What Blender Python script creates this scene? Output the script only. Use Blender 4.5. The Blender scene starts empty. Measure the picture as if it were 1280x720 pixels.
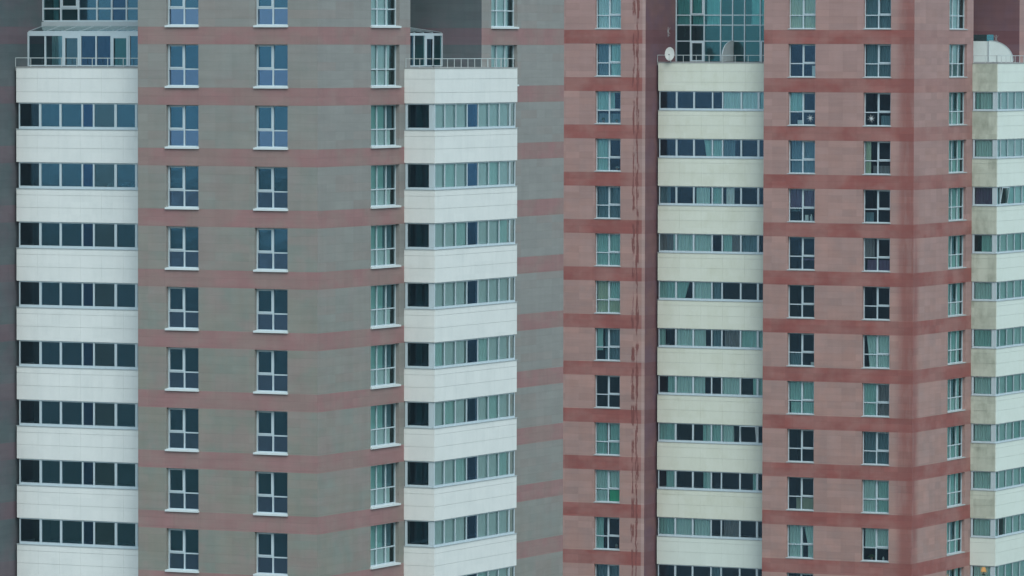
import bpy, bmesh, math, random
from mathutils import Vector, Matrix
random.seed(11)
scene = bpy.context.scene
COL = scene.collection

# ------------------------------------------------------------------ materials
def mat(name):
    m = bpy.data.materials.new(name); m.use_nodes = True
    nt = m.node_tree
    return m, nt, nt.nodes, nt.links, nt.nodes['Principled BSDF']

def _math(nt, op, a, b=None, c=None, clamp=False):
    n = nt.nodes.new('ShaderNodeMath'); n.operation = op; n.use_clamp = clamp
    for i, v in enumerate((a, b, c)):
        if v is None: continue
        if isinstance(v, (int, float)): n.inputs[i].default_value = v
        else: nt.links.new(v, n.inputs[i])
    return n.outputs[0]

def _mix(nt, fac, a, b, mode='MIX'):
    n = nt.nodes.new('ShaderNodeMix'); n.data_type = 'RGBA'; n.blend_type = mode
    for s, v in ((n.inputs[0], fac), (n.inputs[6], a), (n.inputs[7], b)):
        if isinstance(v, (int, float)): s.default_value = v
        elif isinstance(v, tuple): s.default_value = (v[0], v[1], v[2], 1)
        else: nt.links.new(v, s)
    return n.outputs[2]

def _step(nt, v, lo, hi):      # smooth ramp 0..1 between lo and hi
    n = nt.nodes.new('ShaderNodeMapRange'); n.interpolation_type = 'SMOOTHSTEP'; n.clamp = True
    nt.links.new(v, n.inputs[0])
    n.inputs[1].default_value = lo; n.inputs[2].default_value = hi
    n.inputs[3].default_value = 0; n.inputs[4].default_value = 1
    return n.outputs[0]

def _noise(nt, vec, scale, detail=3, rough=.55, sc=None):
    n = nt.nodes.new('ShaderNodeTexNoise'); n.inputs['Scale'].default_value = scale
    n.inputs['Detail'].default_value = detail; n.inputs['Roughness'].default_value = rough
    if sc:
        mp = nt.nodes.new('ShaderNodeMapping'); mp.inputs['Scale'].default_value = sc
        nt.links.new(vec, mp.inputs[0]); vec = mp.outputs[0]
    nt.links.new(vec, n.inputs['Vector'])
    return n.outputs['Fac']

def stone(name, base, band, zoff, tint_a, tint_b, tile=(.95, .4267), corner=False, streak=False, fade=None,
          vary=.10, bandmix=1.0, bump=True, cool=None):
    """stone cladding: horizontal bands once per storey (z, object space), tiles, weathering"""
    m, nt, N, L, P = mat(name)
    tc = N.new('ShaderNodeTexCoord'); sp = N.new('ShaderNodeSeparateXYZ'); L.new(tc.outputs['Object'], sp.inputs[0])
    x, y, z = sp.outputs
    u = _math(nt, 'ADD', x, y)
    fz = _math(nt, 'SUBTRACT', z, zoff)
    fr = _math(nt, 'DIVIDE', fz, 3.0); fr = _math(nt, 'FRACT', fr)
    inb = _math(nt, 'LESS_THAN', fr, .29)
    # tile id
    ti = _math(nt, 'FLOOR', _math(nt, 'DIVIDE', u, tile[0])); tj = _math(nt, 'FLOOR', _math(nt, 'DIVIDE', fz, tile[1]))
    cb = N.new('ShaderNodeCombineXYZ'); L.new(ti, cb.inputs[0]); L.new(tj, cb.inputs[1])
    wn = N.new('ShaderNodeTexWhiteNoise'); wn.noise_dimensions = '2D'; L.new(cb.outputs[0], wn.inputs['Vector'])
    big = _noise(nt, tc.outputs['Object'], .55, 4, .6, (1, 1, .8))
    big2 = _noise(nt, tc.outputs['Object'], .31, 3, .6, (1.3, 1.2, 1.7))
    drip = _noise(nt, tc.outputs['Object'], 1.6, 5, .65, (1, 1, .16))
    fine = _noise(nt, tc.outputs['Object'], 9, 4, .7)
    c0 = _mix(nt, _step(nt, big, .35, .7), base, tint_a)
    c0 = _mix(nt, _math(nt, 'MULTIPLY', _step(nt, big2, .45, .68), .8), c0, tint_b)
    if cool:
        c0 = _mix(nt, _step(nt, _math(nt, 'ADD', z, _math(nt, 'ADD', _math(nt, 'MULTIPLY', _math(nt, 'GREATER_THAN', y, .02), 9.), _math(nt, 'MULTIPLY', y, .5))), 38, 72), c0, cool)
        # larger replaced or differently weathered courses
        cb2 = N.new('ShaderNodeCombineXYZ'); L.new(_math(nt, 'FLOOR', _math(nt, 'DIVIDE', u, 1.9)), cb2.inputs[0]); L.new(tj, cb2.inputs[1])
        w2 = N.new('ShaderNodeTexWhiteNoise'); w2.noise_dimensions = '2D'; L.new(cb2.outputs[0], w2.inputs['Vector'])
        c0 = _mix(nt, _math(nt, 'MULTIPLY', _step(nt, w2.outputs['Value'], .55, 1), .35), c0, tint_b)
    bandm = _math(nt, 'MULTIPLY', inb, bandmix)
    if fade:   # weathered bands: pale above this height on the side that looks along +X
        fd = _step(nt, z, fade[0], fade[1])
        sidef = _math(nt, 'GREATER_THAN', y, .02)
        k = _math(nt, 'SUBTRACT', 1, _math(nt, 'MULTIPLY', _math(nt, 'MULTIPLY', fd, sidef), fade[2]))
        bandm = _math(nt, 'MULTIPLY', bandm, k)
    bcol = _mix(nt, _step(nt, big2, .35, .65), band, tuple(min(1, a*.6+b*.4) for a, b in zip(band, base)))
    c1 = _mix(nt, bandm, c0, bcol)
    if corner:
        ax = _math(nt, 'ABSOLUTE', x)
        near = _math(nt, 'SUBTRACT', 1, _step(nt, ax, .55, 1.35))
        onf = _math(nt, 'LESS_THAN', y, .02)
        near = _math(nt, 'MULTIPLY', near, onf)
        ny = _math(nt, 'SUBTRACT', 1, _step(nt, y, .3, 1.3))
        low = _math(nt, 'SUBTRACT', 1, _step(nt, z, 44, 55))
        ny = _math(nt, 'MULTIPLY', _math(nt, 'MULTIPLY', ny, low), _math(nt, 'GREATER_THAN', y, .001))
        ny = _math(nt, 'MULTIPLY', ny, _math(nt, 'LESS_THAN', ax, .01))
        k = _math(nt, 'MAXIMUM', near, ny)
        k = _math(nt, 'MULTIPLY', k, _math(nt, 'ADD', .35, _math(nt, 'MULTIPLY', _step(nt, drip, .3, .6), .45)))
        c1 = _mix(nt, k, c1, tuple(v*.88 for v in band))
    if streak:
        # narrow runs of dark red water staining beside the notch
        n1 = _noise(nt, tc.outputs['Object'], 2.2, 5, .7, (2.2, 1, .28))
        wob = _math(nt, 'MULTIPLY', _math(nt, 'SUBTRACT', n1, .5), .8)
        wv = _math(nt, 'ADD', x, wob)
        zig = _noise(nt, tc.outputs['Object'], 1.1, 2, .5, (.05, 1, .6))
        a = _math(nt, 'SUBTRACT', 1, _step(nt, _math(nt, 'ABSOLUTE', _math(nt, 'ADD', wv, 18.74)), .03, .09))
        b = _math(nt, 'SUBTRACT', 1, _step(nt, _math(nt, 'ABSOLUTE', _math(nt, 'ADD', wv, 19.02)), .03, .08))
        s = _math(nt, 'MAXIMUM', _math(nt, 'MULTIPLY', a, _step(nt, zig, .30, .40)), _math(nt, 'MULTIPLY', b, _step(nt, zig, .42, .5)))
        c1 = _mix(nt, _math(nt, 'MULTIPLY', s, .95), c1, tuple(v*.66 for v in band))
    if streak:
        e = _math(nt, 'MULTIPLY', _math(nt, 'GREATER_THAN', x, -18.42), _math(nt, 'LESS_THAN', x, -18.2))
        e = _math(nt, 'MULTIPLY', e, _math(nt, 'LESS_THAN', y, .01))
        c1 = _mix(nt, _math(nt, 'MULTIPLY', e, .5), c1, (.45, .33, .31))
    # value variation per tile + drips + fine grain
    v = _math(nt, 'ADD', 1 - vary*.5, _math(nt, 'MULTIPLY', wn.outputs['Value'], vary))
    v = _math(nt, 'MULTIPLY', v, _math(nt, 'ADD', .965, _math(nt, 'MULTIPLY', _step(nt, drip, .3, .7), .07)))
    lam = _noise(nt, tc.outputs['Object'], 1.0, 5, .7, (.35, .35, 3.2))
    v = _math(nt, 'MULTIPLY', v, _math(nt, 'ADD', .95, _math(nt, 'MULTIPLY', _step(nt, lam, .3, .7), .10)))
    v = _math(nt, 'MULTIPLY', v, _math(nt, 'ADD', .95, _math(nt, 'MULTIPLY', fine, .10)))
    # faint dirt runs in the course under each storey's openings
    run = _noise(nt, tc.outputs['Object'], 2.0, 4, .7, (3., 3., .05))
    v = _math(nt, 'MULTIPLY', v, _math(nt, 'SUBTRACT', 1, _math(nt, 'MULTIPLY', _math(nt, 'MULTIPLY', inb, _step(nt, run, .55, .75)), .10)))
    # joints
    fu = _math(nt, 'FRACT', _math(nt, 'DIVIDE', u, tile[0])); fv = _math(nt, 'FRACT', _math(nt, 'DIVIDE', fz, tile[1]))
    j = _math(nt, 'MAXIMUM', _math(nt, 'MULTIPLY', _math(nt, 'LESS_THAN', fu, .014), .35), _math(nt, 'LESS_THAN', fv, .035))
    v = _math(nt, 'MULTIPLY', v, _math(nt, 'SUBTRACT', 1, _math(nt, 'MULTIPLY', j, .16)))
    hsv = N.new('ShaderNodeVectorMath'); hsv.operation = 'SCALE'; L.new(c1, hsv.inputs[0]); L.new(v, hsv.inputs['Scale'])
    L.new(hsv.outputs[0], P.inputs['Base Color'])
    P.inputs['Roughness'].default_value = .62; P.inputs['Specular IOR Level'].default_value = .3
    if bump:
        bp = N.new('ShaderNodeBump'); bp.inputs['Strength'].default_value = .25; bp.inputs['Distance'].default_value = .01
        L.new(_math(nt, 'SUBTRACT', fine, _math(nt, 'MULTIPLY', j, 1.5)), bp.inputs['Height']); L.new(bp.outputs[0], P.inputs['Normal'])
    return m

def cladding(name, base, dirt, amount, tile=(1.2, .6), streaky=.5):
    m, nt, N, L, P = mat(name)
    tc = N.new('ShaderNodeTexCoord'); gm = N.new('ShaderNodeNewGeometry')
    pos = gm.outputs['Position']
    sp = N.new('ShaderNodeSeparateXYZ'); L.new(pos, sp.inputs[0])
    u = _math(nt, 'ADD', sp.outputs[0], sp.outputs[1])
    ti = _math(nt, 'FLOOR', _math(nt, 'DIVIDE', u, tile[0])); tj = _math(nt, 'FLOOR', _math(nt, 'DIVIDE', sp.outputs[2], tile[1]))
    cb = N.new('ShaderNodeCombineXYZ'); L.new(ti, cb.inputs[0]); L.new(tj, cb.inputs[1])
    wn = N.new('ShaderNodeTexWhiteNoise'); wn.noise_dimensions = '2D'; L.new(cb.outputs[0], wn.inputs['Vector'])
    n1 = _noise(nt, pos, 1.1, 6, .65, (1, 1, .8)); n2 = _noise(nt, pos, 2.6, 5, .7, (1, 1, .18)); n3 = _noise(nt, pos, .35, 3, .6)
    d = _math(nt, 'ADD', _math(nt, 'MULTIPLY', _step(nt, n1, .4, .75), 1-streaky), _math(nt, 'MULTIPLY', _step(nt, n2, .42, .72), streaky))
    d = _math(nt, 'MULTIPLY', d, _math(nt, 'ADD', .4, n3))
    d = _math(nt, 'ADD', _math(nt, 'MULTIPLY', d, amount), _math(nt, 'MULTIPLY', wn.outputs['Value'], amount*.4), clamp=True)
    c = _mix(nt, d, base, dirt)
    L.new(c, P.inputs['Base Color']); P.inputs['Roughness'].default_value = .5; P.inputs['Specular IOR Level'].default_value = .35
    return m

def plain(name, c, rough=.5, metal=0., var=.08, scale=3.):
    m, nt, N, L, P = mat(name)
    tc = N.new('ShaderNodeTexCoord')
    n = _noise(nt, tc.outputs['Object'], scale, 4, .6)
    c2 = _mix(nt, n, tuple(v*(1-var) for v in c), tuple(min(1, v*(1+var)) for v in c))
    L.new(c2, P.inputs['Base Color']); P.inputs['Roughness'].default_value = rough; P.inputs['Metallic'].default_value = metal
    return m

def glass(name, tint, refl, rcol, rough=.12, fk=1.2):
    m, nt, N, L, P = mat(name); N.remove(P)
    out = N['Material Output']
    tr = N.new('ShaderNodeBsdfTransparent'); tr.inputs[0].default_value = (*tint, 1)
    gl = N.new('ShaderNodeBsdfGlossy'); gl.inputs[0].default_value = (*rcol, 1); gl.inputs['Roughness'].default_value = rough
    tc = N.new('ShaderNodeTexCoord')
    bp = N.new('ShaderNodeBump'); bp.inputs['Strength'].default_value = .12; bp.inputs['Distance'].default_value = .02
    L.new(_noise(nt, tc.outputs['Object'], .9, 2, .5), bp.inputs['Height']); L.new(bp.outputs[0], gl.inputs['Normal'])
    fr = N.new('ShaderNodeFresnel'); fr.inputs[0].default_value = 1.5
    f = _math(nt, 'ADD', refl, _math(nt, 'MULTIPLY', fr.outputs[0], fk), clamp=True)
    mx = N.new('ShaderNodeMixShader'); L.new(f, mx.inputs[0]); L.new(tr.outputs[0], mx.inputs[1]); L.new(gl.outputs[0], mx.inputs[2])
    L.new(mx.outputs[0], out.inputs[0])
    return m

def cloth(name, c, trans=.35):
    m, nt, N, L, P = mat(name)
    tc = N.new('ShaderNodeTexCoord')
    n = _noise(nt, tc.outputs['Object'], 5, 3, .6, (1, 1, .12))
    c2 = _mix(nt, n, tuple(v*.86 for v in c), tuple(min(1, v*1.15) for v in c))
    L.new(c2, P.inputs['Base Color']); P.inputs['Roughness'].default_value = .9; P.inputs['Specular IOR Level'].default_value = .1
    return m

M = {}
# left tower
M['greystone'] = stone('grey stone cladding with mauve bands', (.228, .214, .183), (.285, .155, .154), 57.0+.01, (.200, .222, .198), (.262, .205, .190), vary=.08, cool=(.248, .248, .240))
M['greystone_shade'] = stone('dark slate cladding with maroon bands', (.098, .118, .130), (.150, .095, .118), 57.0+.01, (.085, .115, .125), (.118, .112, .130), bandmix=.75)  # notch walls: part of the recess shade is put into this darker colour
# right tower
M['redstone'] = stone('rose stone cladding with red bands', (.350, .218, .196), (.262, .080, .070), 57.0+.11, (.31, .208, .192), (.385, .222, .192), vary=.15, cool=(.345, .213, .200),
                      corner=True, streak=True, fade=(47, 60, .75))
M['redstone_shade'] = stone('dark plum cladding with wine bands', (.165, .082, .092), (.145, .062, .072), 57.0+.11, (.145, .082, .108), (.19, .098, .095))  # plum stone, with recess shading worked into its base and band colours
M['whitepanel'] = cladding('white panel', (.74, .76, .75), (.52, .56, .56), .35, (1.2, .62))
M['creampanel'] = cladding('cream panel', (.68, .71, .63), (.54, .56, .45), .55, (1.5, .5), .35)
M['palepanel'] = cladding('pale panel', (.68, .74, .69), (.55, .60, .55), .4, (1.5, .8), .35)
M['coolpanel'] = cladding('cool pale panel', (.70, .77, .72), (.60, .66, .60), .45, (1.5, .6), .35)
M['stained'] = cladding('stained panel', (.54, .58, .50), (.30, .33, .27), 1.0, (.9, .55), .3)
M['joint'] = plain('joint', (.42, .45, .45), .8)
M['frame'] = plain('white window frame', (.46, .55, .60), .4)
M['framegrey'] = plain('grey window frame', (.40, .46, .49), .45)
M['sill_dull'] = plain('weathered sill', (.42, .45, .46), .5)
M['sill'] = plain('window sill metal', (.60, .66, .68), .4)
M['g_front'] = glass('window glass', (.42, .55, .74), .25, (.26, .61, .86), .05)
M['g_low'] = glass('lower sash glass', (.30, .40, .62), .34, (.42, .66, 1.0), .05)
M['g_side'] = glass('side window glass', (.84, .965, .945), .02, (.5, .85, .9), .08, .9)
M['g_bay'] = glass('ribbon glass', (.42, .56, .74), .22, (.27, .63, .86), .06)
M['g_navy'] = glass('navy ribbon glass', (.3, .42, .62), .17, (.22, .52, .95), .06)
M['g_grey'] = glass('greyer ribbon glass', (.5, .62, .66), .20, (.36, .66, .80), .07)
M['g_dim'] = glass('dim ribbon glass', (.5, .62, .64), .06, (.30, .60, .80), .06)
M['g_red'] = glass('clear window glass', (.88, 1., .98), .09, (.32, .62, .95), .06, .8)
M['g_teal'] = glass('teal curtain wall glass', (.48, .86, .84), .13, (.30, .85, .95))
M['g_blue'] = glass('blue glass', (.35, .48, .68), .17, (.20, .45, .74), .07)
M['g_roof'] = glass('greenhouse glass', (.72, .85, .84), .22, (.8, .95, .95))
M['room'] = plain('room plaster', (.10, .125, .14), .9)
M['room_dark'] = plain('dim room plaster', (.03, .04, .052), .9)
M['V'] = cloth('pale roller blind', (.88, 1, .98)); M['T'] = cloth('sea green curtain', (.72, .98, .93)); M['S'] = cloth('grey blue sheer', (.22, .34, .40))
M['C'] = cloth('cream curtain', (.66, .74, .58)); M['G'] = cloth('green blind', (.10, .66, .36))
M['P'] = cloth('plum blanket', (.22, .15, .26)); M['W'] = cloth('pale curtain', (.88, .97, .96))
M['D'] = cloth('dusky teal curtain', (.50, .78, .75)); M['B'] = cloth('beige board', (.42, .44, .34))
M['K'] = cloth('brown grey curtain', (.30, .29, .31))
M['metal'] = plain('railing metal', (.50, .56, .57), .45, .2)
M['screen'] = plain('frosted screen', (.68, .77, .77), .35)
M['screendim'] = plain('ribbed screen', (.46, .52, .53), .4)
M['dish'] = plain('dish enamel', (.62, .64, .62), .45)
M['slab'] = plain('terrace slab', (.30, .31, .31), .8)
M['roof'] = plain('roof felt', (.16, .16, .16), .9)
M['paper'] = plain('white paper', (.92, .94, .95), .7)
M['star'] = plain('star paper', (.50, .55, .57), .8)
M['leaf'] = plain('leaf', (.07, .16, .06), .6)
M['paleleaf'] = plain('pale leaf', (.35, .45, .42), .6)
M['pot'] = plain('clay pot', (.35, .22, .16), .8)
M['dark'] = plain('dark plastic', (.03, .035, .04), .5)
mm, nt, N, L, P = mat('lamp glow'); P.inputs['Base Color'].default_value = (.8, .5, .2, 1)
P.inputs['Emission Color'].default_value = (1, .42, .14, 1); P.inputs['Emission Strength'].default_value = .4; M['glow'] = mm

# ground
mm, nt, N, L, P = mat('ground'); gp = N.new('ShaderNodeNewGeometry').outputs['Position']
a = _noise(nt, gp, .004, 6, .6); b = _noise(nt, gp, .03, 5, .7)
c = _mix(nt, _step(nt, a, .42, .58), (.035, .055, .03), (.10, .10, .09)); c = _mix(nt, _step(nt, b, .5, .6), c, (.06, .06, .062))
L.new(c, P.inputs['Base Color']); P.inputs['Roughness'].default_value = .95; M['ground'] = mm

HAZE = .00007
# ------------------------------------------------------------------ helpers
class MB:
    def __init__(s): s.v = []; s.f = []; s.mi = []
    def quad(s, a, b, c, d, m=0):
        n = len(s.v); s.v += [a, b, c, d]; s.f.append((n, n+1, n+2, n+3)); s.mi.append(m)
    def poly(s, pts, m=0):
        n = len(s.v); s.v += list(pts); s.f.append(tuple(range(n, n+len(pts)))); s.mi.append(m)
    def box(s, x0, x1, y0, y1, z0, z1, m=0):
        if x0 > x1: x0, x1 = x1, x0
        if y0 > y1: y0, y1 = y1, y0
        if z0 > z1: z0, z1 = z1, z0
        n = len(s.v)
        s.v += [(x0,y0,z0),(x1,y0,z0),(x1,y1,z0),(x0,y1,z0),(x0,y0,z1),(x1,y0,z1),(x1,y1,z1),(x0,y1,z1)]
        for q in ((0,3,2,1),(4,5,6,7),(0,1,5,4),(1,2,6,5),(2,3,7,6),(3,0,4,7)):
            s.f.append(tuple(n+i for i in q)); s.mi.append(m)
    def bar(s, a, b, w, m=0):
        a, b = Vector(a), Vector(b); d = (b-a).normalized()
        up = Vector((0,0,1)) if abs(d.z) < .9 else Vector((1,0,0))
        p = d.cross(up).normalized()*w/2; q = d.cross(p).normalized()*w/2
        n = len(s.v)
        for e in (a, b): s.v += [tuple(e+p+q), tuple(e-p+q), tuple(e-p-q), tuple(e+p-q)]
        for i in range(4): s.f.append((n+i, n+(i+1) % 4, n+4+(i+1) % 4, n+4+i)); s.mi.append(m)
        s.f += [(n+3,n+2,n+1,n), (n+4,n+5,n+6,n+7)]; s.mi += [m, m]
    def build(s, name, mats, parent=None, smooth=False, bevel=0):
        me = bpy.data.meshes.new(name); me.from_pydata([tuple(p) for p in s.v], [], s.f)
        if not isinstance(mats, (list, tuple)): mats = [mats]
        for m in mats: me.materials.append(M[m])
        for p, i in zip(me.polygons, s.mi): p.material_index = i; p.use_smooth = smooth
        me.update()
        o = bpy.data.objects.new(name, me); COL.objects.link(o)
        if parent: o.parent = parent
        if bevel:
            md = o.modifiers.new('bevel', 'BEVEL'); md.width = bevel; md.segments = 1; md.limit_method = 'ANGLE'
        return o

def tag(o, label=None, cat=None, group=None, kind=None):
    if label: o['label'] = label
    if cat: o['category'] = cat
    if group: o['group'] = group
    if kind: o['kind'] = kind
    return o
def empty(name, loc, parent=None):
    o = bpy.data.objects.new(name, None); COL.objects.link(o); o.location = loc; o.empty_display_size = .5
    if parent: o.parent = parent
    return o
def dup(o, parent, loc):
    c = o.copy(); COL.objects.link(c); c.parent = parent; c.location = loc
    for ch in o.children:
        d = ch.copy(); COL.objects.link(d); d.parent = c
    return c

# local facade frame: 'F' looks towards -Y (u = x, depth = +y), 'S' looks towards +X (u = y, depth = -x)
class Fac:
    def __init__(s, kind): s.k = kind
    def p(s, u, d, z): return (u, d, z) if s.k == 'F' else (-d, u, z)
    def box(s, mb, u0, u1, d0, d1, z0, z1, m=0):
        if s.k == 'F': mb.box(u0, u1, d0, d1, z0, z1, m)
        else: mb.box(-d1, -d0, u0, u1, z0, z1, m)
    def bar(s, mb, a, b, w, m=0): mb.bar(s.p(*a), s.p(*b), w, m)
    def loc(s, u, d, z): return Vector(s.p(u, d, z))
FF, FS = Fac('F'), Fac('S')

def facade(fac, plane, u0, u1, z0, z1, holes, matname, parent, depth=.27, name='wall'):
    """one wall sheet with real openings and reveals; plane = depth coordinate of the wall face"""
    mb = MB()
    us = sorted({u0, u1, *[h[0] for h in holes], *[h[1] for h in holes]})
    zs = sorted({z0, z1, *[h[2] for h in holes], *[h[3] for h in holes]})
    for i in range(len(us)-1):
        for j in range(len(zs)-1):
            cu, cz = (us[i]+us[i+1])/2, (zs[j]+zs[j+1])/2
            if any(h[0] < cu < h[1] and h[2] < cz < h[3] for h in holes): continue
            mb.quad(fac.p(us[i],plane,zs[j]), fac.p(us[i+1],plane,zs[j]), fac.p(us[i+1],plane,zs[j+1]), fac.p(us[i],plane,zs[j+1]))
    for a, b, c, d in holes:
        e = plane+depth+.06
        mb.quad(fac.p(a,plane,c), fac.p(a,plane,d), fac.p(a,e,d), fac.p(a,e,c))
        mb.quad(fac.p(b,plane,d), fac.p(b,plane,c), fac.p(b,e,c), fac.p(b,e,d))
        mb.quad(fac.p(a,plane,d), fac.p(b,plane,d), fac.p(b,e,d), fac.p(a,e,d))
        mb.quad(fac.p(b,plane,c), fac.p(a,plane,c), fac.p(a,e,c), fac.p(b,e,c))
    return mb.build(name, matname, parent)

def curtain_mesh(fac, u0, u1, z0, z1, d, matname, parent, folds=.16, amp=.035, slant=0., name='curtain'):
    if matname in 'V': folds, amp = .4, .006
    mb = MB(); w = u1-u0; n = max(6, int(w/folds*4)); ph = random.uniform(0, 6)
    for i in range(n):
        def col(t):
            a = amp*math.sin(ph + t*w/folds*6.283 + .8*math.sin(t*7+ph))
            return a
        ta, tb = i/n, (i+1)/n
        # slant pulls the bottom towards the left or right like a tied curtain
        def uu(t, bot): return u0 + w*t + (slant*w*(1-t if slant > 0 else t) if bot else 0)
        mb.quad(fac.p(uu(ta,1), d+col(ta), z0), fac.p(uu(tb,1), d+col(tb), z0), fac.p(uu(tb,0), d+col(tb), z1), fac.p(uu(ta,0), d+col(ta), z1))
    o = mb.build(name, matname, parent, smooth=True)
    return o

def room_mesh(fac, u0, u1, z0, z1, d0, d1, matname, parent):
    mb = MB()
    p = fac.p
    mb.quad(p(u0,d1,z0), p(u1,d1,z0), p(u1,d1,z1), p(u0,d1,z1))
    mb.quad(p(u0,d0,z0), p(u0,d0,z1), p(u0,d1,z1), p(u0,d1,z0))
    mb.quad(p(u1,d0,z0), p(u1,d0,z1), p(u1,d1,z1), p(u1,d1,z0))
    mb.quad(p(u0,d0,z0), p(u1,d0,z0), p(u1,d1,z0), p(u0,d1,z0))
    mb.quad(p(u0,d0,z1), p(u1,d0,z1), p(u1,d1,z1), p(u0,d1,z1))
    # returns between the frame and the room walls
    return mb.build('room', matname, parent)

# a window: local origin at opening's (u centre, wall face, opening bottom); part mesh = the frame
def make_window(fac, w, h, lights, trans, glassmat, parent, d=.25, sash=0, sill_h=.10, sill_out=.07, fw=.05, sm='sill'):
    mb = MB(); a = -w/2
    fac.box(mb, a, a+fw, d-.05, d+.05, 0, h); fac.box(mb, -a-fw, -a, d-.05, d+.05, 0, h)
    fac.box(mb, a+fw, -a-fw, d-.05, d+.05, 0, fw); fac.box(mb, a+fw, -a-fw, d-.05, d+.05, h-fw, h)
    iw = (w-2*fw)
    for k in range(1, lights):
        c = a+fw+iw*k/lights
        fac.box(mb, c-.036, c+.036, d-.047, d+.047, fw, h-fw)
    tz = h*trans
    for k in range(lights):
        c0 = a+fw+iw*k/lights+(.036 if k else 0); c1 = a+fw+iw*(k+1)/lights-(.036 if k < lights-1 else 0)
        fac.box(mb, c0, c1, d-.044, d+.044, tz-.03, tz+.03)
        if sash & (1 << k):     # opening sash over the transom
            s = .05
            fac.box(mb, c0, c0+s, d-.062, d-.02, tz+.035, h-fw); fac.box(mb, c1-s, c1, d-.062, d-.02, tz+.035, h-fw)
            fac.box(mb, c0+s, c1-s, d-.062, d-.02, tz+.035, tz+.035+s+.02); fac.box(mb, c0+s, c1-s, d-.062, d-.02, h-fw-s, h-fw)
    wo = mb.build('window', 'frame', parent)
    low = 'g_low' if glassmat == 'g_front' else glassmat
    for z_0, z_1, gm in ((.02, tz, low), (tz, h-.02, glassmat)):
        g = MB(); g.quad(fac.p(a+.02,d,z_0), fac.p(-a-.02,d,z_0), fac.p(-a-.02,d,z_1), fac.p(a+.02,d,z_1)); g.build('pane', gm, wo)
    s = MB(); fac.box(s, a-.04, -a+.04, -sill_out, d-.052, -sill_h+.003, -.003)
    fac.box(s, a+.002, -a-.002, -.002, d-.053, -.002, .012); s.build('sill', sm, wo)
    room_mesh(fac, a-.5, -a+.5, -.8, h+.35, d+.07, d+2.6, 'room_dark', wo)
    # plaster return closing the gap round the frame
    return wo

def place(proto, parent, loc): return dup(proto, parent, loc)

FT = 3.0
STUFFING = {}
def add_content(fac, wo, w, h, spec, d=.25):
    """spec = list of (kind, from, to, low, high[, slant]) in fractions of the opening"""
    for it in spec:
        k, f0, f1, g0, g1 = it[:5]; sl = it[5] if len(it) > 5 else 0
        a = -w/2+.04; ww = w-.08
        flat = k in 'BG'
        curtain_mesh(fac, a+ww*f0, a+ww*f1, .03+(h-.06)*g0, .03+(h-.06)*g1, d+.075+(.12 if k == 'S' else 0), k, wo,
                     folds=.17 if not flat else 3, amp=.035 if not flat else .003, slant=sl,
                     name='curtain' if k not in 'BGP' else ('board' if k == 'B' else ('blind' if k == 'G' else 'blanket')))

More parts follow.
